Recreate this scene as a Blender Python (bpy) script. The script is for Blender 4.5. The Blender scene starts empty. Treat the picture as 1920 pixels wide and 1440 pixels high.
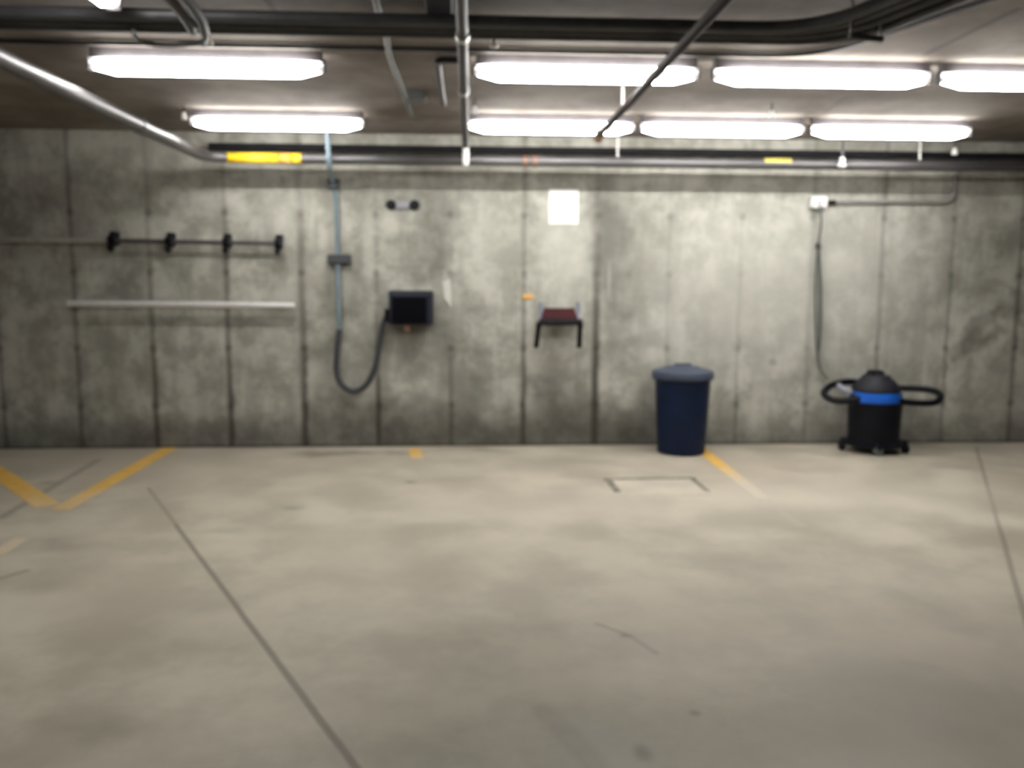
import bpy, bmesh, math, random
from mathutils import Vector, Matrix
random.seed(4)
C = bpy.context.scene.collection
SC = bpy.context.scene
PI = math.pi

# ------------------------------------------------------------------ camera
F_PX, YAW, PITCH, ROLL, D, H = 1613.57, 0.0552, 0.1162, 0.00394, 7.209, 1.37
Fw = Vector((math.sin(YAW) * math.cos(PITCH), math.cos(YAW) * math.cos(PITCH), -math.sin(PITCH)))
R0 = Vector((math.cos(YAW), -math.sin(YAW), 0))
U0 = R0.cross(Fw)
Rt = math.cos(ROLL) * R0 + math.sin(ROLL) * U0
Up = -math.sin(ROLL) * R0 + math.cos(ROLL) * U0
EYE = Vector((0, -D, H))
cd = bpy.data.cameras.new('camera')
cam = bpy.data.objects.new('camera', cd)
C.objects.link(cam)
m = Matrix((Rt, Up, -Fw)).transposed().to_4x4()
m.translation = EYE
cam.matrix_world = m
cd.sensor_fit = 'HORIZONTAL'
cd.sensor_width = 36
cd.lens = F_PX / 1920 * 36
cd.clip_start = 0.05
cd.dof.use_dof = True          # the photograph is out of focus: focused far too near
cd.dof.focus_distance = 0.8
cd.dof.aperture_fstop = 5.8
SC.camera = cam


def ray(px, py):
    return Fw + Rt * ((px - 960) / F_PX) + Up * ((720 - py) / F_PX)


def W(px, py, d=0.0):          # a point d metres in front of the back wall (plane y = -d)
    r = ray(px, py)
    return EYE + r * ((-d - EYE.y) / r.y)


def Z(px, py, z=0.0):          # a point on the level z
    r = ray(px, py)
    return EYE + r * ((z - EYE.z) / r.z)


# ------------------------------------------------------------------ node maths
class E:
    def __init__(s, nt, k):
        s.nt, s.k = nt, k

    def op(s, kind, o=0.0, clamp=False, c=None):
        n = s.nt.nodes.new('ShaderNodeMath')
        n.operation = kind
        n.use_clamp = clamp
        s.nt.links.new(s.k, n.inputs[0])
        for i, v in ((1, o), (2, c)):
            if v is None:
                continue
            if isinstance(v, E):
                s.nt.links.new(v.k, n.inputs[i])
            else:
                n.inputs[i].default_value = v
        return E(s.nt, n.outputs[0])

    def __add__(s, o): return s.op('ADD', o)
    def __sub__(s, o): return s.op('SUBTRACT', o)
    def __mul__(s, o): return s.op('MULTIPLY', o)
    def __truediv__(s, o): return s.op('DIVIDE', o)
    def abs(s): return s.op('ABSOLUTE')
    def sqrt(s): return s.op('SQRT')
    def sat(s): return s.op('ADD', 0.0, True)
    def mx(s, o): return s.op('MAXIMUM', o)
    def mn(s, o): return s.op('MINIMUM', o)
    def inv(s): return (s * -1.0) + 1.0

    def ramp(s, a, b, lo=0.0, hi=1.0, smooth=True):
        n = s.nt.nodes.new('ShaderNodeMapRange')
        n.interpolation_type = 'SMOOTHSTEP' if smooth else 'LINEAR'
        s.nt.links.new(s.k, n.inputs['Value'])
        n.inputs['From Min'].default_value = a
        n.inputs['From Max'].default_value = b
        n.inputs['To Min'].default_value = lo
        n.inputs['To Max'].default_value = hi
        return E(s.nt, n.outputs[0])


def new_mat(name):
    mt = bpy.data.materials.new(name)
    mt.use_nodes = True
    nt = mt.node_tree
    b = nt.nodes['Principled BSDF']
    return mt, nt, b


def coords(nt):
    t = nt.nodes.new('ShaderNodeTexCoord')
    s = nt.nodes.new('ShaderNodeSeparateXYZ')
    nt.links.new(t.outputs['Object'], s.inputs[0])
    return t.outputs['Object'], E(nt, s.outputs[0]), E(nt, s.outputs[1]), E(nt, s.outputs[2])


def noise(nt, vec, scale, detail=3.0, rough=0.55, stretch=None):
    if stretch:
        mp = nt.nodes.new('ShaderNodeMapping')
        mp.inputs['Scale'].default_value = stretch
        nt.links.new(vec, mp.inputs[0])
        vec = mp.outputs[0]
    n = nt.nodes.new('ShaderNodeTexNoise')
    n.inputs['Scale'].default_value = scale
    n.inputs['Detail'].default_value = detail
    n.inputs['Roughness'].default_value = rough
    nt.links.new(vec, n.inputs['Vector'])
    return E(nt, n.outputs['Fac'])


def flat(nt, u, v):
    n = nt.nodes.new('ShaderNodeCombineXYZ')
    nt.links.new(u.k, n.inputs[0])
    nt.links.new(v.k, n.inputs[1])
    return n.outputs[0]


def noise2(nt, vec, scale, detail=3.0, rough=0.55, color=False):
    n = nt.nodes.new('ShaderNodeTexNoise')
    n.noise_dimensions = '2D'
    n.inputs['Scale'].default_value = scale
    n.inputs['Detail'].default_value = detail
    n.inputs['Roughness'].default_value = rough
    nt.links.new(vec, n.inputs['Vector'])
    if not color:
        return E(nt, n.outputs['Fac'])
    c = nt.nodes.new('ShaderNodeSeparateColor')
    nt.links.new(n.outputs['Color'], c.inputs[0])
    return E(nt, c.outputs[0]), E(nt, c.outputs[1])


def mixc(nt, fac, a, b, blend='MIX'):
    n = nt.nodes.new('ShaderNodeMix')
    n.data_type = 'RGBA'
    n.blend_type = blend
    for idx, v in ((0, fac), (6, a), (7, b)):
        if isinstance(v, E):
            nt.links.new(v.k, n.inputs[idx])
        elif hasattr(v, 'is_linked'):
            nt.links.new(v, n.inputs[idx])
        elif idx == 0:
            n.inputs[idx].default_value = v
        else:
            n.inputs[idx].default_value = (*v, 1)
    return n.outputs[2]


def seg(u, v, a, b, r, s, core=0.25):
    """mark along the segment a-b with radius r and strength s"""
    ba = (b[0] - a[0], b[1] - a[1])
    L2 = max(ba[0] ** 2 + ba[1] ** 2, 1e-9)
    pu, pv = u - a[0], v - a[1]
    h = ((pu * (ba[0] / L2)) + (pv * (ba[1] / L2))).sat()
    du, dv = pu - (h * ba[0]), pv - (h * ba[1])
    return ((du * du) + (dv * dv)).sqrt().ramp(r, r * core, 0.0, s)


def blob(nt, vec, c, ru, rv, s, dark=False):
    """soft elliptical mark; dark: a factor 1 -> 1-s, else a mask 0 -> s"""
    n = nt.nodes.new('ShaderNodeVectorMath')
    n.operation = 'MULTIPLY_ADD'
    nt.links.new(vec, n.inputs[0])
    n.inputs[1].default_value = (1 / ru, 1 / rv, 0)
    n.inputs[2].default_value = (-c[0] / ru, -c[1] / rv, 0)
    l = nt.nodes.new('ShaderNodeVectorMath')
    l.operation = 'LENGTH'
    nt.links.new(n.outputs[0], l.inputs[0])
    return E(nt, l.outputs['Value']).ramp(1.04, 0.15, 1.0 if dark else 0.0, 1 - s if dark else s)


def plain(name, col, rough=0.5, metal=0.0, var=0.12, scale=9.0, spec=0.5):
    mt, nt, b = new_mat(name)
    o, x, y, z = coords(nt)
    n = noise(nt, o, scale, 4)
    dark = tuple(c * (1 - var) for c in col)
    lite = tuple(min(1, c * (1 + var)) for c in col)
    nt.links.new(mixc(nt, n.ramp(0.3, 0.7), dark, lite), b.inputs['Base Color'])
    b.inputs['Roughness'].default_value = rough
    b.inputs['Metallic'].default_value = metal
    b.inputs['Specular IOR Level'].default_value = spec
    return mt


# ------------------------------------------------------------------ meshes
def box(bm, x0, x1, y0, y1, z0, z1):
    v = [bm.verts.new(p) for p in ((x0, y0, z0), (x1, y0, z0), (x1, y1, z0), (x0, y1, z0),
                                   (x0, y0, z1), (x1, y0, z1), (x1, y1, z1), (x0, y1, z1))]
    for f in ((3, 2, 1, 0), (4, 5, 6, 7), (0, 1, 5, 4), (1, 2, 6, 5), (2, 3, 7, 6), (3, 0, 4, 7)):
        bm.faces.new([v[i] for i in f])


def quad_prism(bm, pts, h):    # a flat polygon on the floor with a little height
    lo = [bm.verts.new((p[0], p[1], p[2])) for p in pts]
    hi = [bm.verts.new((p[0], p[1], p[2] + h)) for p in pts]
    n = len(pts)
    bm.faces.new(hi)
    bm.faces.new(lo[::-1])
    for i in range(n):
        bm.faces.new((lo[i], lo[(i + 1) % n], hi[(i + 1) % n], hi[i]))
    bmesh.ops.recalc_face_normals(bm, faces=bm.faces)


def smooth_path(pts, n=8, closed=False):
    P = [Vector(p) for p in pts]
    out = []
    N = len(P)
    for i in range(N if closed else N - 1):
        if closed:
            a, b, c, d = P[i - 1], P[i], P[(i + 1) % N], P[(i + 2) % N]
        else:
            b, c = P[i], P[i + 1]
            a = P[i - 1] if i else b * 2 - c
            d = P[i + 2] if i + 2 < N else c * 2 - b
        for k in range(n):
            t = k / n
            out.append(0.5 * ((2 * b) + (c - a) * t + (2 * a - 5 * b + 4 * c - d) * t * t + (3 * b - a - 3 * c + d) * t ** 3))
    if not closed:
        out.append(P[-1])
    return out


def fillet(pts, r, n=6):       # a polyline with rounded corners, as bent conduit has
    P = [Vector(p) for p in pts]
    out = [P[0]]
    for i in range(1, len(P) - 1):
        u, w = (P[i - 1] - P[i]), (P[i + 1] - P[i])
        q = min(r, u.length * 0.49, w.length * 0.49)
        a, b = P[i] + u.normalized() * q, P[i] + w.normalized() * q
        for k in range(n + 1):
            t = k / n
            out.append(a * (1 - t) ** 2 + P[i] * 2 * t * (1 - t) + b * t * t)
    out.append(P[-1])
    return out


def tube(bm, pts, r, segs=14, closed=False, ribs=0.0):
    P = [Vector(p) for p in pts]
    n = len(P)
    prev = None
    rings = []
    for i in range(n):
        if closed:
            t = P[(i + 1) % n] - P[i - 1]
        else:
            t = P[min(i + 1, n - 1)] - P[max(i - 1, 0)]
        t.normalize()
        if prev is None:
            up = Vector((0, 0, 1)) if abs(t.z) < 0.9 else Vector((1, 0, 0))
            prev = t.cross(up).normalized()
        else:
            prev = (prev - t * prev.dot(t)).normalized()
        b = t.cross(prev)
        rr = r[i] if isinstance(r, (list, tuple)) else r
        if ribs:
            rr *= 1 + (ribs if i % 2 else -ribs)
        rings.append([bm.verts.new(P[i] + (prev * math.cos(2 * PI * k / segs) + b * math.sin(2 * PI * k / segs)) * rr) for k in range(segs)])
    for i in range(n if closed else n - 1):
        A, B = rings[i], rings[(i + 1) % n]
        for k in range(segs):
            bm.faces.new((A[k], A[(k + 1) % segs], B[(k + 1) % segs], B[k]))
    if not closed:
        bm.faces.new(rings[0][::-1])
        bm.faces.new(rings[-1])
    bmesh.ops.recalc_face_normals(bm, faces=bm.faces)


def lathe(bm, prof, c, segs=40, axis='z'):
    rings = []
    for r, h in prof:
        row = []
        for k in range(segs):
            a = 2 * PI * k / segs
            u, v = r * math.cos(a), r * math.sin(a)
            p = {'z': (u, v, h), 'y': (u, h, v), 'x': (h, u, v)}[axis]
            row.append(bm.verts.new((c[0] + p[0], c[1] + p[1], c[2] + p[2])))
        rings.append(row)
    for A, B in zip(rings, rings[1:]):
        for k in range(segs):
            bm.faces.new((A[k], A[(k + 1) % segs], B[(k + 1) % segs], B[k]))
    bm.faces.new(rings[0][::-1])
    bm.faces.new(rings[-1])
    bmesh.ops.recalc_face_normals(bm, faces=bm.faces)


def origin(o):
    v = Vector((0, 0, 0))
    while o is not None:
        v = v + o.location
        o = o.parent
    return v


def obj(name, bm, mat, parent=None, bevel=0.0, smooth=False, label=None):
    off = origin(parent)
    for v in bm.verts:
        v.co -= off
    me = bpy.data.meshes.new(name)
    bm.to_mesh(me)
    bm.free()
    me.materials.append(mat)
    if smooth:
        me.polygons.foreach_set('use_smooth', [True] * len(me.polygons))
        me.set_sharp_from_angle(angle=0.7)
    o = bpy.data.objects.new(name, me)
    C.objects.link(o)
    o.parent = parent
    if bevel:
        b = o.modifiers.new('bevel', 'BEVEL')
        b.width = bevel
        b.segments = 3
        b.limit_method = 'ANGLE'
    if label:
        o['label'] = label
    return o


def thing(name, label, cat, loc, group=None):
    o = bpy.data.objects.new(name, None)
    o.empty_display_size = 0.1
    C.objects.link(o)
    o.location = loc
    o['label'] = label
    o['category'] = cat
    if group:
        o['group'] = group
    return o


def tag(o, label, cat, group=None):
    o['label'] = label
    o['category'] = cat
    if group:
        o['group'] = group
    return o


def recentre(o):               # a one-mesh thing gets its origin in its middle
    c = sum((v.co for v in o.data.vertices), Vector()) / len(o.data.vertices)
    for v in o.data.vertices:
        v.co -= c
    o.location = c
    return o


def B():
    return bmesh.new()


def boxbm(*a):
    b = B()
    box(b, *a)
    return b


def tubebm(*a, **k):
    b = B()
    tube(b, *a, **k)
    return b


def lathebm(*a, **k):
    b = B()
    lathe(b, *a, **k)
    return b


# ------------------------------------------------------------------ materials
X0, STEP = -3.165, 0.61        # board joints of the formwork


def wall_material():
    mt, nt, b = new_mat('board_formed_concrete')
    o, x, y, z = coords(nt)
    p2 = flat(nt, x, z)
    big = noise2(nt, p2, 1.1, 3, 0.6)
    med = noise2(nt, p2, 4.2, 4, 0.66)
    streak = noise2(nt, flat(nt, x * 7.0, z * 0.9), 1.0, 3, 0.6)
    wx, wz = noise2(nt, p2, 3.0, 2, .6, True)
    xw = x + ((wx - 0.5) * 0.42)
    zw = z + ((wz - 0.5) * 0.42)
    pw = flat(nt, xw, zw)
    xs = x + ((med - 0.5) * 0.030)
    base = mixc(nt, med.ramp(0.30, 0.68), (0.285, 0.278, 0.240), (0.50, 0.492, 0.436))
    base = mixc(nt, streak.ramp(0.42, 0.72, 0, 0.50), base, (0.275, 0.265, 0.23))
    base = mixc(nt, big.ramp(0.50, 0.72, 0, 0.45), base, (0.30, 0.275, 0.245))
    # joints of the form boards: strength near the floor, at mid height, near the top, and half width
    q = ((xs - X0) / STEP) + 0.5
    idx = q.op('FLOOR')
    off = (q.op('FRACT') - 0.5).abs() * STEP
    J = {-2: (.3, .2, .1, .03), -1: (.5, .35, .2, .03), 0: (.50, .45, .45, .032), 1: (.75, .5, .22, .036), 2: (.8, .6, .32, .038),
         3: (.85, .55, .32, .046), 4: (.85, .30, .10, .034), 5: (.5, .10, .10, .03), 6: (.80, .50, .38, .036), 7: (.90, .85, .28, .050),
         8: (.22, .20, .12, .026), 9: (.40, .38, .12, .03), 10: (.30, .50, .28, .036), 11: (.40, .55, .40, .034), 12: (.38, .45, .25, .03),
         13: (.45, .55, .40, .036), 14: (.4, .4, .3, .03), 15: (.4, .4, .3, .03)}
    rp = nt.nodes.new('ShaderNodeValToRGB')
    cr = rp.color_ramp
    cr.interpolation = 'CONSTANT'
    for i, k in enumerate(sorted(J)):
        el_ = cr.elements[i] if i < 2 else cr.elements.new(1.0)
        el_.position = (k + 4 - .5) / 24
        s0, s1, s2, w = J[k]
        el_.color = (s0, s1, s2, w)
    t = (idx + 4.0) / 24.0
    nt.links.new(t.k, rp.inputs[0])
    sc = nt.nodes.new('ShaderNodeSeparateColor')
    nt.links.new(rp.outputs[0], sc.inputs[0])
    c0, c1, c2, wd = (E(nt, sc.outputs[0]), E(nt, sc.outputs[1]), E(nt, sc.outputs[2]), E(nt, rp.outputs[1]))
    lo, hi = z.ramp(0.3, 1.05, 0, 1, False), z.ramp(1.15, 2.0, 0, 1, False)
    prof = (c0 + ((c1 - c0) * lo)) + ((c2 - c1) * hi)
    d = (((wd - off) / wd) * 1.25).sat()
    keep = (d * prof).inv()
    # cone holes of the form ties, in four rows on the joints
    dz = (z - 1.93).abs().mn((z - 1.45).abs()).mn((z - .83).abs()).mn((z - .35).abs())
    keep = keep * ((off * off) + (dz * dz)).ramp(0.040 ** 2, 0.014 ** 2, 0.0, 0.40).inv()

    def at(p):
        q = W(*p)
        return (q.x, q.z)
    S = .00447
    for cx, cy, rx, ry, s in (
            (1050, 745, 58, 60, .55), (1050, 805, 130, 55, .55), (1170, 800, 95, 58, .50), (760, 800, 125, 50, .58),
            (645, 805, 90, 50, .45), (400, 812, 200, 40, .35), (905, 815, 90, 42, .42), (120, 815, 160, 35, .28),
            (1135, 450, 36, 130, .48), (1185, 420, 80, 60, .28), (1168, 560, 40, 115, .45), (1235, 500, 42, 60, .25),
            (235, 510, 45, 65, .34), (335, 520, 50, 42, .28), (60, 470, 40, 90, .22), (650, 545, 50, 80, .34),
            (620, 660, 45, 120, .25), (780, 480, 60, 40, .28), (830, 450, 28, 75, .32), (770, 640, 80, 48, .48), (855, 650, 30, 110, .36),
            (885, 760, 60, 90, .25), (235, 680, 90, 90, .20), (440, 700, 110, 80, .15), (520, 490, 45, 65, .30),
            (1575, 440, 50, 60, .12), (1700, 600, 70, 90, .16), (1790, 520, 60, 70, .22),
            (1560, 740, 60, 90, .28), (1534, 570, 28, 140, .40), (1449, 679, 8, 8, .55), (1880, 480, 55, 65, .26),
            (780, 382, 100, 28, .18), (1190, 385, 80, 26, .12), (420, 605, 150, 10, .20)):  # the long thin last mark is the steel tube's shadow, painted in
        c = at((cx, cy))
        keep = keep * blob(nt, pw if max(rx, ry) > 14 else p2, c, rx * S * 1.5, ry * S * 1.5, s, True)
    keep = keep * seg(xw, zw, at((1800, 655)), at((1915, 565)), 0.14, .40).inv()
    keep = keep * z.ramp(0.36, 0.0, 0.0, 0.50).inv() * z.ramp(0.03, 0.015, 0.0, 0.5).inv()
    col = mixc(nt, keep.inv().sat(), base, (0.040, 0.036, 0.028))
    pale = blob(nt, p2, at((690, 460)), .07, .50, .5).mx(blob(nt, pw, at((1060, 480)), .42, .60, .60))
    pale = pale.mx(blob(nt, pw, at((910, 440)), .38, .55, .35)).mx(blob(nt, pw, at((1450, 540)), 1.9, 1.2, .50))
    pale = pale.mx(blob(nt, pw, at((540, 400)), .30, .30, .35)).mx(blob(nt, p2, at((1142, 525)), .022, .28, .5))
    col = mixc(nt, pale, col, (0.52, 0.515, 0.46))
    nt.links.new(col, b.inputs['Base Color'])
    b.inputs['Roughness'].default_value = 0.85
    b.inputs['Specular IOR Level'].default_value = 0.25
    return mt


def floor_material():
    mt, nt, b = new_mat('trowelled_concrete')
    o, x, y, z = coords(nt)
    p2 = flat(nt, x, y)
    big = noise2(nt, p2, 0.55, 3, 0.6)
    med = noise2(nt, p2, 1.9, 5, 0.62)
    wx, wy = noise2(nt, p2, 2.2, 2, .6, True)
    xw, yw = x + ((wx - .5) * .45), y + ((wy - .5) * .45)
    pw = flat(nt, xw, yw)
    xs = x + ((med - .5) * .012)
    base = mixc(nt, med.ramp(0.30, 0.70), (0.345, 0.310, 0.248), (0.49, 0.447, 0.363))
    base = mixc(nt, big.ramp(0.42, 0.68, 0, .5), base, (0.395, 0.343, 0.278))

    def at(p):
        q = Z(*p)
        return (q.x, q.y)
    keep = None
    for a, c, r, s in (((278, 915), (330, 985), .020, .35), ((330, 985), (690, 1470), .020, .62),
                       ((1830, 838), (1935, 1200), .020, .45), ((0, 972), (185, 862), .045, .38), ((0, 1085), (50, 1070), .03, .4),
                       ((1120, 1170), (1180, 1192), .02, .28), ((1180, 1192), (1230, 1225), .02, .22), ((1020, 1330), (1120, 1440), .06, .16)):
        k = seg(xs, y, at(a), at(c), r, s, .3).inv()
        keep = k if keep is None else keep * k
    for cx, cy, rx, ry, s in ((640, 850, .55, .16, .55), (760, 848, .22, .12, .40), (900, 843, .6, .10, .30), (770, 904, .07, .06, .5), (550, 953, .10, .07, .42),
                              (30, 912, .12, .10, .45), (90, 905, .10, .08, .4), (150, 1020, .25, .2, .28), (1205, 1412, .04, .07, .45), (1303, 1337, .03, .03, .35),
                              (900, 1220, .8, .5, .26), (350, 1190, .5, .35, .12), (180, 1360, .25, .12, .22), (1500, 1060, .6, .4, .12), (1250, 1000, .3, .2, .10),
                              (1000, 1370, 1.0, .5, .34), (1750, 1330, 1.0, .55, .28), (1170, 1192, .025, .03, .4), (420, 1000, .25, .12, .2)):  # broad near patches: uneven floor tone plus light falloff painted into the colour
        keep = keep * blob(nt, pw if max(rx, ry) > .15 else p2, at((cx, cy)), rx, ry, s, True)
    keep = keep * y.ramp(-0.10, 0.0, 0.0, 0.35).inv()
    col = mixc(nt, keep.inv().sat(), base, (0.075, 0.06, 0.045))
    pale = seg(xs, yw, at((1410, 918)), at((1500, 985)), .06, .35).mx(blob(nt, pw, at((1430, 900)), .12, .14, .4))
    pale = pale.mx(seg(xs, yw, at((610, 925)), at((720, 1230)), .3, .12)).mx(blob(nt, pw, at((1560, 930)), 1.8, .8, .55)).mx(blob(nt, pw, at((1050, 950)), 1.6, .6, .40))  # the two broad pale areas paint the brighter light on the mid floor
    col = mixc(nt, pale, col, (0.52, 0.475, 0.395))
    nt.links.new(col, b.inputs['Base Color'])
    nt.links.new(med.ramp(0.3, 0.7, 0.48, 0.68).k, b.inputs['Roughness'])
    b.inputs['Specular IOR Level'].default_value = 0.35
    return mt


def ceiling_material():
    mt, nt, b = new_mat('raw_ceiling_concrete')
    o, x, y, z = coords(nt)
    med = noise2(nt, flat(nt, x, y), 1.6, 5, 0.62)
    base = mixc(nt, med.ramp(0.3, 0.7), (0.165, 0.138, 0.118), (0.26, 0.230, 0.203))

    def at(px, py):
        q = Z(px, py, 2.57)
        return (q.x, q.y)
    k = None
    for a, c, r, s in ((at(1905, 18), at(1735, 102), .03, .55), (at(500, 0), at(545, 60), .025, .35), (at(1590, 180), at(1540, 215), .02, .25)):
        q = seg(x, y, a, c, r, s).inv()
        k = q if k is None else k * q
    nt.links.new(mixc(nt, k.inv(), base, (0.05, 0.045, 0.04)), b.inputs['Base Color'])
    b.inputs['Roughness'].default_value = 0.9
    b.inputs['Specular IOR Level'].default_value = 0.2
    return mt


def line_paint(name, a, c, fade):  # yellow road paint, worn away towards c
    mt, nt, b = new_mat(name)
    g = nt.nodes.new('ShaderNodeNewGeometry')
    s = nt.nodes.new('ShaderNodeSeparateXYZ')
    nt.links.new(g.outputs['Position'], s.inputs[0])
    x, y = E(nt, s.outputs[0]), E(nt, s.outputs[1])
    n = noise(nt, g.outputs['Position'], 7, 5, .65)
    ba = (c[0] - a[0], c[1] - a[1])
    L2 = ba[0] ** 2 + ba[1] ** 2
    h = ((x - a[0]) * (ba[0] / L2)) + ((y - a[1]) * (ba[1] / L2))
    worn = (h.ramp(fade[0], fade[1], 0, 1) + n.ramp(.50, .72, 0, .45)).sat()
    col = mixc(nt, n.ramp(.3, .7), (0.62, 0.36, 0.055), (0.76, 0.46, 0.10))
    nt.links.new(mixc(nt, worn * fade[2], col, (0.535, 0.485, 0.395)), b.inputs['Base Color'])
    b.inputs['Roughness'].default_value = .6
    return mt


M_WALL, M_FLOOR, M_CEIL = wall_material(), floor_material(), ceiling_material()
M_PLAINWALL = plain('grey_concrete', (0.22, 0.21, 0.185), .9, 0, .2, 2.0)
M_EMT = plain('galvanised_conduit', (0.50, 0.50, 0.48), .42, .6, .15)
M_DARKEMT = plain('dull_conduit', (0.045, 0.045, 0.048), .5, .3, .2)
M_BLACKPIPE = plain('black_steel_pipe', (0.045, 0.042, 0.044), .42, .0, .25, 6, 1.0)
M_MATTBLACK = plain('matt_black_pipe', (0.008, 0.008, 0.010), .7, 0, .2, 6, .2)
M_BRANCH = plain('grey_painted_pipe', (0.075, 0.073, 0.073), .6, 0, .12, 9, .25)
M_SURF = plain('grey_surface_conduit', (0.26, 0.25, 0.24), .5, .1)
M_RUST = plain('brown_steel_pipe', (0.022, 0.016, 0.015), .75, .0, .3, 9, .15)
M_RUSTEND = plain('rusty_cap', (0.20, 0.10, 0.06), .7, 0, .3)
M_BLUECON = plain('blue_grey_conduit', (0.165, 0.225, 0.265), .5, 0)
M_SLATE = plain('slate_fitting', (0.035, 0.039, 0.045), .55)
M_FLEX = plain('grey_flexible_conduit', (0.11, 0.115, 0.11), .55)
M_BLACK = plain('black_plastic', (0.004, 0.004, 0.006), .5, 0, .12, 9, .2)
M_GLOSS = plain('gloss_black_panel', (0.0015, 0.0015, 0.003), .35, 0, .1, 9, .15)
M_NAVYBOX = plain('dark_navy_case', (0.008, 0.011, 0.022), .5, 0, .12, 9, .3)
M_WHITE = plain('white_plastic', (0.80, 0.81, 0.79), .45, 0, .04)
M_PAPER = plain('white_paper', (0.95, 0.95, 0.94), .8, 0, .02)
M_STEEL = plain('bright_steel', (0.74, 0.73, 0.72), .4, .2, .06)
M_GREYRAIL = plain('grey_steel_rail', (0.46, 0.44, 0.41), .45, .3)
M_DARKRAIL = plain('dark_steel_rail', (0.07, 0.062, 0.068), .45, .2)
M_RED = plain('dark_red_vinyl', (0.042, 0.0045, 0.008), .55, 0, .12, 9, .25)
M_POST = plain('blue_grey_post', (0.26, 0.27, 0.33), .5)
M_TAG = plain('yellow_tag', (0.72, 0.42, 0.13), .6)
M_BIN = plain('navy_bin_plastic', (0.0035, 0.0105, 0.036), .5, 0, .15, 5, .22)
M_LID = plain('slate_blue_lid', (0.050, 0.063, 0.095), .5, 0, .15, 5, .3)
M_VAC = plain('black_vacuum_plastic', (0.003, 0.0038, 0.0075), .5, 0, .12, 9, .2)
M_BLUE = plain('bright_blue_plastic', (0.010, 0.115, 0.56), .35)
M_HEAD = plain('charcoal_plastic', (0.016, 0.017, 0.023), .55, 0, .12, 9, .25)
M_HOSE = plain('black_hose', (0.0025, 0.003, 0.006), .5, 0, .12, 9, .2)
M_CASTER = plain('grey_caster', (0.10, 0.12, 0.11), .5)
M_LABEL = plain('yellow_pipe_marker', (0.85, 0.55, 0.02), .45, 0, .08)
M_LABELOR = plain('orange_pipe_marker', (0.75, 0.38, 0.06), .45, 0, .08)
M_LABELPALE = plain('pale_yellow_marker', (0.60, 0.52, 0.11), .5, 0, .08)
M_HOUSING = plain('dark_fixture_channel', (0.16, 0.15, 0.16), .5)
M_PINK = plain('pinkish_gland', (0.40, 0.20, 0.14), .5)
M_LEGEND = plain('grey_legend', (0.30, 0.285, 0.32), .5)
M_GROOVE = plain('dirt_filled_groove', (0.20, 0.183, 0.15), .9, 0, .3)
M_PATCH = plain('patch_concrete', (0.475, 0.433, 0.355), .65, 0, .12, 3)


def lens_material():           # opal diffuser, dimmer at its ends
    mt, nt, b = new_mat('lit_opal_diffuser')
    o, x, y, z = coords(nt)
    b.inputs['Base Color'].default_value = (.8, .8, .8, 1)
    b.inputs['Emission Color'].default_value = (1.0, 0.985, 0.95, 1)
    ends = x.abs().ramp(0.515, 0.60, 1.0, 0.25)
    top = z.ramp(LZ - CZ + .004, LZ - CZ + .026, 2.6, 46.0)
    nt.links.new((ends * top).k, b.inputs['Emission Strength'])
    return mt


def tube_material():
    mt, nt, b = new_mat('lit_tube')
    b.inputs['Base Color'].default_value = (.9, .9, .9, 1)
    b.inputs['Emission Color'].default_value = (1.0, 0.985, 0.95, 1)
    b.inputs['Emission Strength'].default_value = TUBE
    return mt


TUBE = 138.0
LZ, CZ = 2.484, 2.57          # height of the light row, of the ceiling
M_LENS, M_TUBE = lens_material(), tube_material()

# ------------------------------------------------------------------ the setting
XL, XR, YF = -7.5, 8.5, -13.0


def struct(name, bm, mat, parent=None):
    o = obj(name, bm, mat, parent)
    o['kind'] = 'structure'
    return o


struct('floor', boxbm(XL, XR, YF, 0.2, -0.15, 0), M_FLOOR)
struct('ceiling', boxbm(XL, XR, YF, 0.2, CZ, CZ + .15), M_CEIL)
struct('wall_back', boxbm(XL, XR, 0, 0.2, 0, CZ), M_WALL)
struct('wall_left', boxbm(XL - .2, XL, YF, 0.2, 0, CZ), M_PLAINWALL)
struct('wall_right', boxbm(XR, XR + .2, YF, 0.2, 0, CZ), M_PLAINWALL)
struct('wall_front', boxbm(XL, XR, YF - .2, YF, 0, CZ), M_PLAINWALL)

# painted lines
PAINT = [
    ('long yellow stall line running out from the wall below the wall rails', (322, 838), (112, 956), .125, (.55, 1.0, .45)),
    ('yellow line that meets the long stall line in a V at its outer end', (90, 949), (-30, 868), .145, (.5, -.15, .5)),
    ('yellow stall line starting beside the blue bin and wearing away outward', (1300, 832), (1432, 936), .105, (.35, .86, 1.0)),
    ('short stub of yellow line at the wall foot below the charger box', (777, 842), (782, 860), .10, (.4, 1.3, .8)),
    ('faint worn remnant of yellow line on the open floor outside the V', (-8, 1040), (40, 1010), .08, (-1, .4, .85)),
]
for label, a, c, w, fade in PAINT:
    A, Cc = Z(*a), Z(*c)
    A.y = min(A.y, -0.012)
    dv = (Cc - A).normalized()
    nv = Vector((-dv.y, dv.x, 0)) * (w / 2)
    bm = B()
    quad_prism(bm, [A - nv, A + nv, Cc + nv * .9, Cc - nv * .9], 0.002)
    tag(recentre(obj('parking_line', bm, line_paint('yellow_line_paint', (A.x, A.y), (Cc.x, Cc.y), fade))), label, 'parking line', 'yellow parking lines')

# rectangular patch in the floor
q = [Z(1140, 899), Z(1296, 897), Z(1335, 928), Z(1165, 931)]
t = thing('floor_hatch', 'faint rectangular floor cover with dark groove outline in front of the blue bin', 'floor hatch', (q[0] + q[2]) / 2)
bm = B()
quad_prism(bm, q, .002)
obj('cover_plate', bm, M_PATCH, t)


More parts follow.
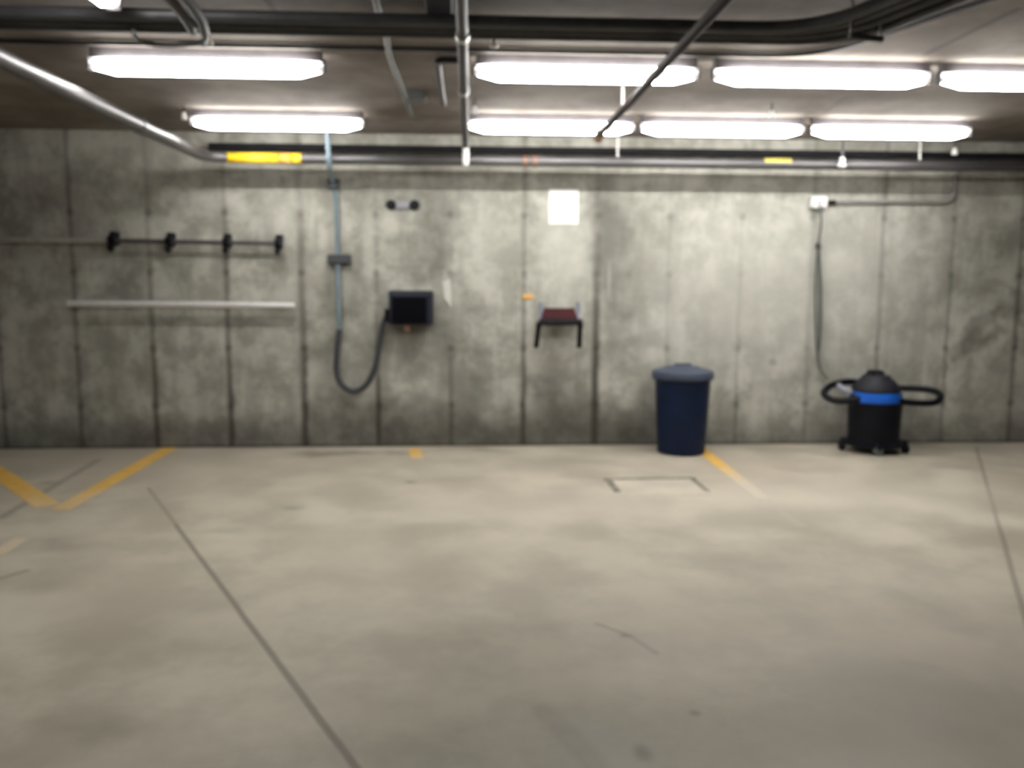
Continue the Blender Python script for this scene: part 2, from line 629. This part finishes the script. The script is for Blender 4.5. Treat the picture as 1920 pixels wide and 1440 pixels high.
def strip(a, b, w, h=.004):
    bm = B()
    d = (b - a).normalized()
    n = Vector((-d.y, d.x, 0)) * (w / 2)
    quad_prism(bm, [a - n, a + n, b + n, b - n], h)
    return bm


bm = strip(q[0] - Vector((.03, 0, 0)), q[1] + Vector((.03, 0, 0)), .045)
obj('groove', bm, M_GROOVE, t)
obj('groove', strip(q[0], q[0].lerp(q[3], .75), .045), M_GROOVE, t)
obj('groove', strip(q[1], q[1].lerp(q[2], .8), .035), M_GROOVE, t)

# ------------------------------------------------------------------ strip lights


def make_light(label, group):
    t = thing('strip_light', label, 'ceiling light', (0, 0, CZ), group)
    obj('housing', boxbm(-.59, .59, -.032, .032, LZ + .03, CZ), M_HOUSING, t, .004)
    bm = B()
    n = 16
    rings = []
    for i in range(n + 1):
        xx = -.60 + 1.20 * i / n
        e = max(0, (abs(xx) - .44) / .16)
        k = math.sqrt(max(0.02, 1 - e ** 2.2)) * .66 + .34 if e > 0 else 1
        ring = []
        for a in range(20):
            th = 2 * PI * a / 20
            cy, cz = math.cos(th), math.sin(th)
            ring.append(bm.verts.new((xx, .056 * k * math.copysign(abs(cy) ** .75, cy), LZ + .034 * k * math.copysign(abs(cz) ** .75, cz))))
        rings.append(ring)
    for a, b in zip(rings, rings[1:]):
        for k in range(20):
            bm.faces.new((a[k], a[(k + 1) % 20], b[(k + 1) % 20], b[k]))
    bm.faces.new(rings[0][::-1])
    bm.faces.new(rings[-1])
    bmesh.ops.recalc_face_normals(bm, faces=bm.faces)
    obj('diffuser', bm, M_LENS, t, smooth=True)
    obj('tube', tubebm([(-.575, 0, LZ - .016), (-.47, 0, LZ - .033), (.47, 0, LZ - .033), (.575, 0, LZ - .016)], [.006, .016, .016, .006], 10), M_TUBE, t)
    for s in (-1, 1):
        obj('end_cap', boxbm(min(s * .596, s * .606), max(s * .596, s * .606), -.028, .028, LZ - .026, LZ + .04), M_HOUSING, t, .003)
    return t


def dup(root, loc, rz=0.0, label=None):
    r = root.copy()
    C.objects.link(r)
    r.location = loc
    r.rotation_euler = (0, 0, rz)
    if label:
        r['label'] = label
    for ch in list(root.children):
        c = ch.copy()
        C.objects.link(c)
        c.parent = r
    return r


YFR = Z(1100, 138, LZ).y
YBK = Z(1100, 239, LZ).y
NEAR, FAR = 'the row farther from the wall', 'the row nearest the wall'
LIGHTS = [
    ((158, 622), 127, YFR, 'big lit strip light above the wall rails, in ' + NEAR),
    ((880, 1320), 137, YFR, 'lit strip light crossed by the brown pipe, in ' + NEAR),
    ((1327, 1752), 147, YFR, 'whole lit strip light above the shop vacuum, in ' + NEAR),
    ((1758, 2150), 156, YFR, 'lit strip light cut off by the picture edge, in ' + NEAR),
    ((355, 688), 230, YBK, 'lit strip light over the yellow pipe marker, in ' + FAR),
    ((877, 1190), 238, YBK, 'lit strip light above the white paper sign, in ' + FAR),
    ((1197, 1510), 241, YBK, 'middle one of three end-to-end lit strip lights, in ' + FAR),
    ((1515, 1822), 245, YBK, 'lit strip light above the white socket box, in ' + FAR),
]
first = None
for (xa, xb), py, yy, label in LIGHTS:
    cx = W((xa + xb) / 2, py, -yy).x
    if xb > 1920:
        cx = W(xa, py, -yy).x + .60
    if first is None:
        first = make_light(label, 'fluorescent strip lights')
        first.location = (cx, yy, CZ)
    else:
        dup(first, (cx, yy, CZ), 0, label)
p = Z(222, 24, LZ - .03)
nf = dup(first, (p.x - .01, p.y - .56, CZ), PI / 2, 'lit strip light pointing at the wall, only its end showing at the picture top')
nf.scale = (.9, 1, 1)

# ------------------------------------------------------------------ pipes under the ceiling
PD, PR = .40, .042            # big pipe: distance from the wall, radius
pm = W(900, 301, PD)
PZ = pm.z
el = W(392, 297, PD)
fp = Z(0, 106, PZ)
t = thing('sprinkler_main_pipe', 'thick black pipe running along the wall top and turning out over the stall', 'pipe', (el.x, -PD, PZ))
path = fillet([(fp.x - .02, -7.5, PZ), (el.x - .03, -PD, PZ), (XR - .02, -PD, PZ)], .22, 10)
obj('pipe', tubebm(path, PR, 24), M_BLACKPIPE, t, smooth=True)


def patch(px0, px1, a0, a1, mat, name, dr=.003, label=None):
    xa, xb = W(px0, 298, PD - PR).x, W(px1, 298, PD - PR).x
    bm = B()
    rows = []
    n = 8
    for i in range(n + 1):
        a = math.radians(a0 + (a1 - a0) * i / n)
        rows.append([bm.verts.new((xx, -PD - math.cos(a) * (PR + dr), PZ + math.sin(a) * (PR + dr))) for xx in (xa, xb)])
    for r1, r2 in zip(rows, rows[1:]):
        bm.faces.new((r1[0], r1[1], r2[1], r2[0]))
    bmesh.ops.recalc_face_normals(bm, faces=bm.faces)
    o = obj(name, bm, mat, t, smooth=True, label=label)
    s = o.modifiers.new('thick', 'SOLIDIFY')
    s.thickness = .003
    return o


patch(421, 525, -60, 50, M_LABEL, 'pipe_marker', label='long bright yellow marker')
patch(525, 549, -60, 50, M_LABELOR, 'pipe_marker', label='orange block of the marker')
patch(549, 568, -60, 50, M_LABEL, 'pipe_marker')
patch(1428, 1478, 10, 75, M_LABELPALE, 'pipe_marker', label='small pale yellow marker')
cp = Z(296, 236, PZ)
kx = fp.x - .02 + (el.x - .03 - fp.x + .02) * (cp.y + 7.5) / (7.5 - PD)
obj('coupling', tubebm([(kx, cp.y - .03, PZ), (kx, cp.y + .03, PZ)], PR + .008, 24), M_BLACKPIPE, t, smooth=True)
for px in (985, 1003):
    q = W(px, 290, PD)
    obj('pipe_clamp', tubebm([(q.x - .012, -PD, PZ), (q.x + .012, -PD, PZ)], PR + .006, 24), M_RUSTEND, t, smooth=True)
for px in (1158, 1725):
    q = W(px, 285, PD)
    obj('hanger_rod', tubebm([(q.x, -PD, PZ), (q.x, -PD, CZ)], .007, 8), M_EMT, t, smooth=True)

bp = W(900, 281, .12)
tag(recentre(obj('wall_pipe', tubebm([(W(392, 278, .12).x, -.12, bp.z), (XR - .02, -.12, bp.z)], .030, 16), M_MATTBLACK, None, smooth=True)), 'thinner black pipe just above and behind the thick black pipe along the wall', 'pipe')

# grey branch pipe straight over the middle, white drop fitting at its end
q = Z(873, 287, 2.39)
q0 = Z(857, 5, 2.41)
YE = -PD - PR - .035
t = thing('branch_pipe', 'slim grey pipe running from above toward the wall between the two groups of lights', 'pipe', (q.x, YE, 2.41))
obj('pipe', tubebm([(q0.x, -6.5, 2.41), (q.x, YE, 2.41)], .024, 16), M_BRANCH, t, smooth=True)
obj('drop_fitting', tubebm([(q.x, YE, 2.435), (q.x, YE, PZ - .045)], .024, 16), M_WHITE, t, smooth=True, label='short pale vertical fitting')
for px, py in ((858, 66), (866, 170)):
    c = Z(px, py, 2.41)
    obj('coupling', tubebm([(q.x + (q0.x - q.x) * (c.y - YE) / (-6.5 - YE), c.y - .03, 2.41), (q.x + (q0.x - q.x) * (c.y - YE) / (-6.5 - YE), c.y + .03, 2.41)], .031, 16), M_EMT, t, smooth=True)
    obj('hanger_rod', tubebm([(q.x, c.y, 2.42), (q.x, c.y, CZ)], .006, 8), M_DARKEMT, t, smooth=True)

# black duct next to it
a = Z(822, 0, 2.50)
b = Z(828, 74, 2.50)
t = tag(recentre(obj('ventilation_duct', boxbm(b.x - .055, b.x + .055, -6.8, b.y, 2.518, CZ - .001), M_BLACK, None, .006)), 'black boxy duct tight beside the grey branch pipe', 'duct')

# brown sloping-looking pipe
za = 2.36
a, b = Z(1350, 10, za), Z(1124, 253, za)
t = thing('sprinkler_branch_pipe', 'thin dark brown pipe crossing in front of two strip lights', 'pipe', b)
dv = (a - b).normalized()
obj('pipe', tubebm([b, b + dv * 5.0], .021, 16), M_RUST, t, smooth=True)
obj('end_cap', tubebm([b - dv * .05 - Vector((0, 0, .012)), b + dv * .03], .032, 16), M_RUSTEND, t, smooth=True, label='rusty capped end')
c = b + dv * ((Z(1158, 200, za) - b).length * .9)
obj('hanger_rod', tubebm([c, Vector((c.x, c.y, CZ))], .008, 8), M_EMT, t, smooth=True)

# conduit bundle: runs along the lights, then bends toward the viewer
zA = 2.470
la, lb, lc = Z(-60, 52, zA), Z(1530, 72, zA), Z(1790, 0, zA)
yA = Z(900, 64, zA).y
corner = Vector((Z(1585, 80, zA).x, yA, zA))
dirn = (Vector((lc.x, lc.y, zA)) - corner).normalized()
for k, (off, r, dz, mat, label) in enumerate((
        (0.00, .022, .0, M_DARKEMT, 'lowest dull conduit of the bent bundle, along its inner side'),
        (-.052, .020, .006, M_BRANCH, 'shiny conduit second from the inner side of the bent bundle'),
        (-.100, .020, .012, M_DARKEMT, 'dull conduit third from the inner side of the bent bundle'),
        (-.155, .026, .010, M_DARKEMT, 'thick dark conduit on the outer side of the bent bundle'))):
    cc = corner + Vector((off * 1.25, off, dz))
    pts = fillet([(XL + .05, cc.y, cc.z), cc, cc + dirn * 3.6], .30, 10)
    tag(recentre(obj('electrical_conduit', tubebm(pts, r, 12), mat, None, smooth=True)), label, 'conduit', 'bundled ceiling conduits')
for i, (fx, label) in enumerate(((.20, 'strut strap under the bent conduit bundle near its corner'), (.9, 'strut strap under the conduit bundle where it leaves the picture'))):
    c = corner + dirn * fx + Vector((-.09, -.07, 0))
    n = Vector((-dirn.y, dirn.x, 0))
    t = thing('conduit_strap', label, 'strap', (c.x, c.y, CZ))
    bm = B()
    tube(bm, [c - n * .085 - Vector((0, 0, .056)), c + n * .085 - Vector((0, 0, .056))], .014, 8)
    obj('strut', bm, M_BRANCH, t, smooth=True)
    for s in (-1, 1):
        obj('rod', tubebm([c + n * .075 * s - Vector((0, 0, .050)), Vector((c.x, c.y, CZ)) + n * .075 * s], .007, 8), M_EMT, t, smooth=True)

# conduit beside the near row of lights, tight to the ceiling
zb = 2.557
y2 = Z(1100, 98, zb).y
xe = Z(1500, 105, zb)
pts = fillet([(XL + .05, y2, zb), (corner.x + .10, y2, zb), (corner.x + .30, y2 - .55, zb), (corner.x + .55, y2 - 1.2, zb)], .30, 10)
tag(recentre(obj('flat_conduit', tubebm(pts, .011, 12), M_DARKEMT, None, smooth=True)), 'thin conduit tight to the ceiling just beside the far strip lights row', 'conduit')
bpy.data.objects['flat_conduit']['label'] = 'thin conduit tight to the ceiling, lying between the conduit bundle and the strip lights'

# two grey conduits dropping out of the top and joining the bundle over the wall rails
for i, (pts, label) in enumerate((
        (((300, -20), (330, 12), (352, 40), (362, 58)), 'grey bent conduit joining the bundle above the rails, the one beside the lit fixture end'),
        (((335, -20), (362, 14), (378, 40), (384, 62)), 'grey bent conduit joining the bundle above the rails, the one beside the dark ceiling'))):
    P = [Z(px, py, 2.420 - .012 * i) for px, py in pts]
    tag(recentre(obj('bent_conduit', tubebm(smooth_path(P, 6), .020, 12), M_BRANCH, None, smooth=True)), label, 'conduit', 'paired bent conduits')
P = [Z(px, py, 2.43) for px, py in ((250, 58), (256, 70), (272, 81), (320, 84), (368, 82), (384, 74), (388, 58))]
tag(recentre(obj('cable_loop', tubebm(smooth_path(P, 6), .011, 10), M_FLEX, None, smooth=True)), 'dark cable looping below the conduits above the big strip light over the rails', 'cable')

# wavy grey conduit in the unlit bay
P = [Z(px, py, 2.52) for px, py in ((698, -40), (706, 8), (722, 52), (727, 85), (733, 112), (752, 160), (772, 218))]
tag(recentre(obj('wavy_conduit', tubebm(smooth_path(P, 6), .014, 12), M_FLEX, None, smooth=True)), 'thin grey wavy conduit in the unlit bay beside the grey branch pipe', 'conduit')
a = Z(778, 188, 2.52)
tag(recentre(obj('junction_box', boxbm(a.x - .07, a.x + .07, a.y - .07, a.y + .07, 2.51, CZ), M_FLEX, None, .006)), 'small grey ceiling box at the end of the wavy conduit', 'junction box')
a, b = Z(820, 112, 2.54), Z(832, 195, 2.54)
tag(recentre(obj('short_conduit', tubebm(fillet([(a.x + .15, a.y, 2.54), (a.x, a.y, 2.54), (b.x, b.y, 2.54)], .06), .018, 10), M_DARKEMT, None, smooth=True)), 'short dark bent conduit between the wavy conduit and the grey branch pipe', 'conduit')

# small sprinkler heads
HEADS = [
    (890, 205, 2.50, 'small bright sprinkler head beside the grey branch pipe above the white paper sign'),
    (1447, 213, 2.50, 'small bright sprinkler head above the middle far strip light'),
    (345, 216, 2.50, 'small sprinkler head at the end of the strip light over the yellow marker'),
    (927, 78, 2.51, 'small bright sprinkler head at the near edge of the light crossed by the brown pipe'),
    (391, 73, 2.51, 'small bright sprinkler head beside the cable loop'),
    (1579, 303, 2.27, 'larger white sprinkler head hanging in front of the black pipe above the vacuum'),
    (1790, 283, 2.43, 'small grey sprinkler head by the black pipe at its unlit end'),
]


def head(label, p, k, zt):
    t = thing('sprinkler', label, 'sprinkler', (p.x, p.y, zt), 'ceiling sprinklers')
    obj('stem', tubebm([(p.x, p.y, p.z + .012 * k), (p.x, p.y, zt)], (.005 if k == 1 else .008), 10), M_DARKEMT, t, smooth=True)
    prof = [(.004, -.030), (.020, -.026), (.022, -.018), (.012, -.006), (.016, .008), (.010, .018), (.004, .022)]
    obj('deflector', lathebm([(r * k, h * k) for r, h in prof], p, 16), M_WHITE, t, smooth=True)


for px, py, zz, label in HEADS:
    if zz < 2.45:
        head(label, W(px, py, .53), 1.5 if zz < 2.4 else 1.0, CZ)
    else:
        head(label, Z(px, py, zz), 1.0, CZ)

# ------------------------------------------------------------------ rails on the wall
d = .10
a, b, c = W(-60, 449, d), W(212, 451, d), W(530, 457, d)
t = thing('wall_hook_rail', 'long wall rail with four black hooks, the upper of two rails', 'rail', (b.x, 0, b.z))
obj('rail', tubebm([a, b], .021, 14), M_GREYRAIL, t, smooth=True, label='pale grey end of the rail')
obj('rail', tubebm([b, c], .017, 14), M_DARKRAIL, t, smooth=True, label='dark end of the rail')
for px, py in ((211, 451), (318, 453), (425, 455), (522, 457)):
    q = W(px, py, d)
    h = obj('hook', tubebm([q + Vector((-.026, 0, 0)), q + Vector((.026, 0, 0))], .044, 14), M_BLACK, t, smooth=True)
    bm = B()
    box(bm, q.x - .020, q.x + .020, -d - .01, -.001, q.z - .030, q.z + .072)
    obj('bracket', bm, M_BLACK, h, .004)
    bm = B()
    tube(bm, smooth_path([q + Vector((0, -.01, -.02)), q + Vector((0, -.02, -.060)), q + Vector((0, -.055, -.074)), q + Vector((0, -.085, -.055))], 5), .017, 10)
    obj('prong', bm, M_BLACK, h, smooth=True)

d = .085
a, b = W(127, 569, d), W(552, 573, d)
t = thing('wall_tube', 'bright steel tube fixed level on the wall below the hook rail', 'rail', ((a + b) / 2).lerp(Vector(((a.x + b.x) / 2, 0, a.z)), 1))
obj('tube', tubebm([a, b], .024, 16), M_STEEL, t, smooth=True)
for k in (.06, .94):
    q = a.lerp(b, k)
    obj('bracket', tubebm([q, Vector((q.x, -.001, q.z))], .014, 10), M_STEEL, t, smooth=True)

# ------------------------------------------------------------------ conduit down to the charger
top = W(612, 246, .50)
low = W(617, 308, .50)
wa = W(625, 346, .035)
wb = W(636, 622, .035)
t = thing('wall_conduit', 'blue-grey conduit dropping from the ceiling past the black pipe and down the wall', 'conduit', (wa.x, -.035, wa.z))
pts = fillet([(top.x, -.50, CZ), (low.x, -.50, low.z), (wa.x, -.045, wa.z + .01), (wa.x + .02, -.035, wa.z - .12), tuple(wb)], .09, 8)
obj('pipe', tubebm(pts, .0185, 14), M_BLUECON, t, smooth=True)
obj('elbow_box', boxbm(wa.x - .040, wa.x + .048, -.085, -.002, wa.z - .035, wa.z + .045), M_SLATE, t, .010, label='dark elbow box under the pipe')
q = W(636, 486, .04)
obj('bracket', boxbm(q.x - .095, q.x + .095, -.065, -.001, q.z - .040, q.z + .040), M_SLATE, t, .015, label='dark wide bracket')

cbx = W(770, 577, .14)
P = [W(636, 618, .035), W(632, 660, .045), W(631, 695, .06), W(640, 720, .07), (W(662, 734, .08)), W(686, 722, .08), W(703, 690, .08), W(712, 645, .08), W(719, 608, .08), W(726, 592, .08), W(730, 589, .08)]
sp = smooth_path(P, 16)
tag(recentre(obj('charging_cord', tubebm(sp, .0245, 12, ribs=.05), M_SLATE, None, smooth=True)), 'dark flexible cord sagging in a loop from the wall conduit to the charger', 'cable')

# charger box
xa, xb = W(729, 577, .10).x, W(812, 577, .10).x
zt_, zb_ = W(770, 545, .10).z, W(770, 609, .10).z
t = thing('charger_box', 'black charger box on the wall with a dark navy case', 'charger', ((xa + xb) / 2, 0, zb_))
bm = B()
v = []
for (yy, i, zz) in ((-.001, 0, 0), (-.09, .0, 0), (-.155, .022, .03)):
    v.append([bm.verts.new(p) for p in ((xa + i, yy, zb_ + i * .4), (xb - i, yy, zb_ + i * .4), (xb - i, yy, zt_ - zz), (xa + i, yy, zt_ - zz))])
for A_, B_ in zip(v, v[1:]):
    for k in range(4):
        bm.faces.new((A_[k], A_[(k + 1) % 4], B_[(k + 1) % 4], B_[k]))
bm.faces.new(v[0][::-1])
bm.faces.new(v[-1])
bmesh.ops.recalc_face_normals(bm, faces=bm.faces)
obj('case', bm, M_NAVYBOX, t, .012)
obj('front_panel', boxbm(xa + .035, xb - .050, -.164, -.150, zb_ + .008, zt_ - .050), M_GLOSS, t, .004, label='glossy black front panel')
obj('cable_inlet', boxbm(xa - .035, xa + .03, -.12, -.03, zb_ + .02, zb_ + .13), M_BLACK, t, .01)
q = W(763, 614, .08)
obj('gland', tubebm([(q.x, -.08, zb_ - .055), (q.x, -.08, zb_ + .01)], .022, 14), M_PINK, t, smooth=True, label='small pinkish cable gland')
q = W(730, 549, .05)
obj('lug', boxbm(q.x - .020, q.x + .018, -.05, -.001, q.z - .018, q.z + .018), M_POST, t, .004, label='pale mounting lug')

q = W(838, 549, .02)
bm = B()
quad = [(q.x - .036, q.z + .09), (q.x + .026, q.z + .115), (q.x + .036, q.z - .03), (q.x + .030, q.z - .13), (q.x - .026, q.z - .05)]
f0 = [bm.verts.new((x_, -.001, z_)) for x_, z_ in quad]
f1 = [bm.verts.new((x_ * .9 + q.x * .1, -.022, z_ * .95 + q.z * .05)) for x_, z_ in quad]
bm.faces.new(f0)
bm.faces.new(f1[::-1])
for k in range(5):
    bm.faces.new((f0[k], f0[(k + 1) % 5], f1[(k + 1) % 5], f1[k]))
bmesh.ops.recalc_face_normals(bm, faces=bm.faces)
tag(recentre(obj('cable_hanger', bm, plain('chalky_plastic', (0.58, 0.58, 0.53), .6, 0, .05), None, .006)), 'slim whitish tapered holder on the wall beside the charger box', 'holder')

# small dark plate above the charger
q = W(755, 384, .03)
t = thing('wall_plaque', 'small dark wall plate with rounded black ends above the charger box', 'plate', (q.x, 0, q.z))
bm = B()
tube(bm, [(q.x - .080, -.018, q.z), (q.x + .080, -.018, q.z)], .018, 12)
obj('plate', boxbm(q.x - .12, q.x + .12, -.022, -.001, q.z - .033, q.z + .033), M_POST, t, .012)
bm.free()
for s in (-1, 1):
    bm = B()
    lathe(bm, [(.040, -.001), (.042, -.028), (.034, -.042), (.012, -.047)], (q.x + s * .096, 0, q.z), 20, 'y')
    obj('end_boss', bm, M_BLACK, t, smooth=True)
obj('legend', boxbm(q.x - .052, q.x + .052, -.027, -.020, q.z - .024, q.z + .024), M_LEGEND, t, .003, label='grey middle of the plate')

# white sheet
q0, q1 = W(1030, 355, .006), W(1084, 420, .006)
tag(recentre(obj('paper_sign', boxbm(q0.x, q1.x, -.008, -.001, q1.z, q0.z), M_PAPER, None, .002)), 'blank-looking white paper sign high on the wall above the red seat', 'sign')

# wall seat
d = .16
a, b = W(1012, 604, d), W(1086, 604, d)
t = thing('padded_stool', 'dark red padded seat on a black two-legged frame fixed to the wall', 'seat', ((a.x + b.x) / 2, 0, a.z))
z0 = a.z
bm = B()
vs = []
zr = W(1050, 581, .0).z
for (xx0, xx1, yy, zb2, zt2) in ((a.x + .045, b.x - .028, -.03, zr - .05, zr + .02), (a.x + .012, b.x - .012, -.16, z0 - .01, z0 + .045)):
    vs.append([bm.verts.new(p) for p in ((xx0, yy, zb2), (xx1, yy, zb2), (xx1, yy, zt2), (xx0, yy, zt2))])
for k in range(4):
    bm.faces.new((vs[0][k], vs[0][(k + 1) % 4], vs[1][(k + 1) % 4], vs[1][k]))
bm.faces.new(vs[0][::-1])
bm.faces.new(vs[1])
bmesh.ops.recalc_face_normals(bm, faces=bm.faces)
obj('seat', bm, M_RED, t, .012)
obj('front_bar', tubebm([(a.x - .008, -d - .02, z0), (b.x + .02, -d - .02, z0)], .026, 14), M_BLACK, t, smooth=True)
for px0, px1, s in ((1011, 1005, -1), (1088, 1086, 1)):
    p0, p1 = W(px0, 604, d + .02), W(px1, 652, d + .02)
    obj('leg', tubebm(smooth_path([p0 + Vector((0, 0, .0)), p0.lerp(p1, .25), p1], 5), [.024] * 5 + [.021] * 6, 14), M_BLACK, t, smooth=True)
for px0, px1, py0, py1 in ((1015, 1012, 567, 602), (1085, 1087, 566, 600)):
    p0, p1 = W(px0, py0, .03), W(px1, py1, d)
    pk = Vector((p0.x, -.03, p1.z + .03))
    obj('post', tubebm(fillet([p0, pk, p1], .05), .017, 12), M_POST, t, smooth=True, label='blue-grey rear post')

q = W(990, 556, .01)
tag(recentre(obj('wall_tag', boxbm(q.x - .045, q.x + .045, -.014, -.001, q.z - .022, q.z + .022), M_TAG, None, .008)), 'small yellow-orange tag on the wall joint beside the red seat', 'tag')

# ------------------------------------------------------------------ blue bin
fr = Z(1273, 857)
rb, rt = .192, .236
cx, cy = W(1272, 845, .27).x, fr.y + rb
cy = min(cy, -.285)
t = thing('trash_bin', 'tall navy blue round bin with a slate lid standing against the wall', 'bin', (cx, cy, 0))
hb = .635
prof = [(rb - .02, .001), (rb, .012), (rb + .002, .06)]
for k in range(1, 11):
    hh = .06 + (hb - .10) * k / 10
    prof.append((rb + (rt - .012 - rb) * (hh / hb), hh))
prof += [(rt - .010, hb - .03), (rt + .006, hb - .028), (rt + .008, hb), (rt - .008, hb), (rt - .02, hb - .03), (rb - .01, .05)]
obj('body', lathebm(prof, (cx, cy, 0), 48), M_BIN, t, smooth=True)
lid = [(rt + .010, hb - .022), (rt + .014, hb - .014), (rt + .014, hb + .022), (rt + .004, hb + .040), (rt - .03, hb + .052), (rt - .045, hb + .050), (rt - .10, hb + .072), (.07, hb + .082), (.01, hb + .083)]
ld = obj('lid', lathebm(lid, (cx, cy, 0), 40), M_LID, t, smooth=True)
obj('lid_handle', boxbm(cx - .07, cx + .07, cy - .016, cy + .016, hb + .075, hb + .100), M_LID, ld, .010)

# ------------------------------------------------------------------ shop vacuum
vx, vy = W(1633, 838, .33).x, -.36
t = thing('shop_vacuum', 'black shop vacuum with a bright blue band, hose looped round both sides', 'vacuum cleaner', (vx, vy, 0))
rv = .205
obj('tank', lathebm([(rv - .03, .075), (rv - .006, .085), (rv - .004, .20), (rv, .22), (rv - .002, .235), (rv + .006, .40), (rv + .010, .42), (rv - .02, .425)], (vx, vy, 0), 40), M_VAC, t, smooth=True)
obj('blue_band', lathebm([(rv - .02, .418), (rv + .000, .420), (rv + .004, .435), (rv - .006, .490), (rv - .03, .505)], (vx, vy, 0), 40), M_BLUE, t, smooth=True)
hd = obj('motor_head', lathebm([(rv - .03, .495), (rv - .015, .505), (rv - .02, .545), (rv - .06, .590), (.115, .615), (.105, .635), (.06, .645), (.01, .647)], (vx, vy, 0), 40), M_HEAD, t, smooth=True)
obj('carry_handle', tubebm(fillet([(vx - .075, vy, .62), (vx - .075, vy, .668), (vx + .055, vy, .662), (vx + .055, vy, .61)], .03), .015, 12), M_HEAD, hd, smooth=True)
obj('switch', boxbm(vx - .06, vx - .02, vy - .045, vy - .01, .640, .665), M_BLACK, hd, .006)
for s in (-1, 1):
    obj('latch', boxbm(vx + s * (rv - .01) - .014, vx + s * (rv - .01) + .014, vy - .05, vy + .02, .38, .49), M_HEAD, t, .006)
dol = obj('dolly', lathebm([(rv - .02, .050), (rv + .015, .055), (rv + .018, .085), (rv - .01, .095)], (vx, vy, 0), 40), M_VAC, t, smooth=True)
for k, (ax, ay) in enumerate(((-.235, .06), (-.055, -.205), (.225, -.10), (.10, .20))):
    px_, py_ = vx + ax, vy + ay
    bm = B()
    tube(bm, [(vx + ax * .72, vy + ay * .72, .085), (px_, py_, .085), (px_, py_, .050)], .030, 10)
    ft = obj('foot', bm, M_VAC, t, smooth=True)
    bm = B()
    lathe(bm, [(.012, -.022), (.036, -.019), (.0385, 0), (.036, .019), (.012, .022)], (px_, py_, .0385), 18, 'x' if k != 1 else 'y')
    obj('caster', bm, M_CASTER if k == 1 else M_VAC, ft, smooth=True)


def vp(px, py, d_):
    return W(px, py, d_)


P = [vp(1612, 748, .60), vp(1578, 752, .58), vp(1556, 748, .52), vp(1545, 737, .44), vp(1556, 724, .36), vp(1580, 717, .28), vp(1605, 717, .18),
     (vx - .02, vy + rv + .035, .50), vp(1665, 727, .15), vp(1700, 728, .22), vp(1735, 730, .32), vp(1758, 736, .42), vp(1763, 746, .48), vp(1752, 755, .54), vp(1722, 756, .58), vp(1690, 753, .60)]
hp = smooth_path(P, 9)
obj('hose', tubebm(hp, .027, 14, ribs=.06), M_HOSE, t, smooth=True)
P = [vp(1572, 722, .42), vp(1584, 731, .50), vp(1598, 736, .56)]
obj('hose_cuff', tubebm(smooth_path(P, 5), .020, 12), M_POST, t, smooth=True, label='blue-grey hose end')

# ------------------------------------------------------------------ socket box, its conduit and the hanging cord
q = W(1535, 379, .05)
t = thing('socket_box', 'small white electrical box on the wall above the shop vacuum', 'socket', (q.x, 0, q.z))
obj('box', boxbm(q.x - .070, q.x + .070, -.075, -.001, q.z - .048, q.z + .048), M_WHITE, t, .014)
obj('socket_face', boxbm(q.x - .02, q.x + .02, -.080, -.072, q.z - .032, q.z + .012), plain('grey_socket', (.45, .45, .46), .5), t, .004)
a, b = W(1553, 379, .03), W(1778, 379, .03)
t = thing('surface_conduit', 'thin grey conduit running level along the wall from the white socket box', 'conduit', (a.x, 0, a.z))
obj('pipe', tubebm(fillet([a, b, b + Vector((.05, 0, .06)), b + Vector((.055, 0, .30))], .05), .0165, 12), M_SURF, t, smooth=True)
obj('connector', tubebm([a - Vector((.005, 0, .005)), a + Vector((.06, 0, -.005))], .024, 12), M_RUST, t, smooth=True)

t = thing('hanging_cord', 'thin black cord hanging down the wall from the white socket box', 'cord', (q.x, 0, q.z - .05))
obj('plug', boxbm(q.x - .012, q.x + .030, -.10, -.06, q.z - .085, q.z - .038), M_FLEX, t, .006)
P = [(q.x + .008, -.08, q.z - .08), W(1540, 420, .05), W(1536, 450, .03), W(1535, 470, .03), W(1537, 560, .02), W(1536, 640, .02), W(1534, 668, .02), W(1540, 695, .03), W(1552, 712, .05)]
obj('cord', tubebm(smooth_path(P, 8), .0085, 10), M_FLEX, t, smooth=True)
P = [W(1533, 470, .022), W(1529, 540, .02), W(1530, 620, .02), W(1534, 662, .03), W(1539, 620, .03), W(1540, 540, .03), W(1536, 466, .035)]
obj('cord_bight', tubebm(smooth_path(P, 8), .0075, 10), M_FLEX, t, smooth=True)
obj('cord_tie', tubebm([W(1534, 456, .03), W(1535, 468, .03)], .022, 10), M_DARKRAIL, t, smooth=True)

# ------------------------------------------------------------------ world and tone
w = bpy.data.worlds.new('world')
SC.world = w
w.use_nodes = True
w.node_tree.nodes['Background'].inputs[0].default_value = (0.5, 0.5, 0.55, 1)
w.node_tree.nodes['Background'].inputs[1].default_value = 0.05
SC.view_settings.view_transform = 'Standard'
SC.view_settings.look = 'None'
SC.view_settings.exposure = 0.0
SC.cycles.max_bounces = 4
SC.cycles.diffuse_bounces = 3
SC.cycles.adaptive_threshold = 0.025
SC.cycles.use_light_tree = False
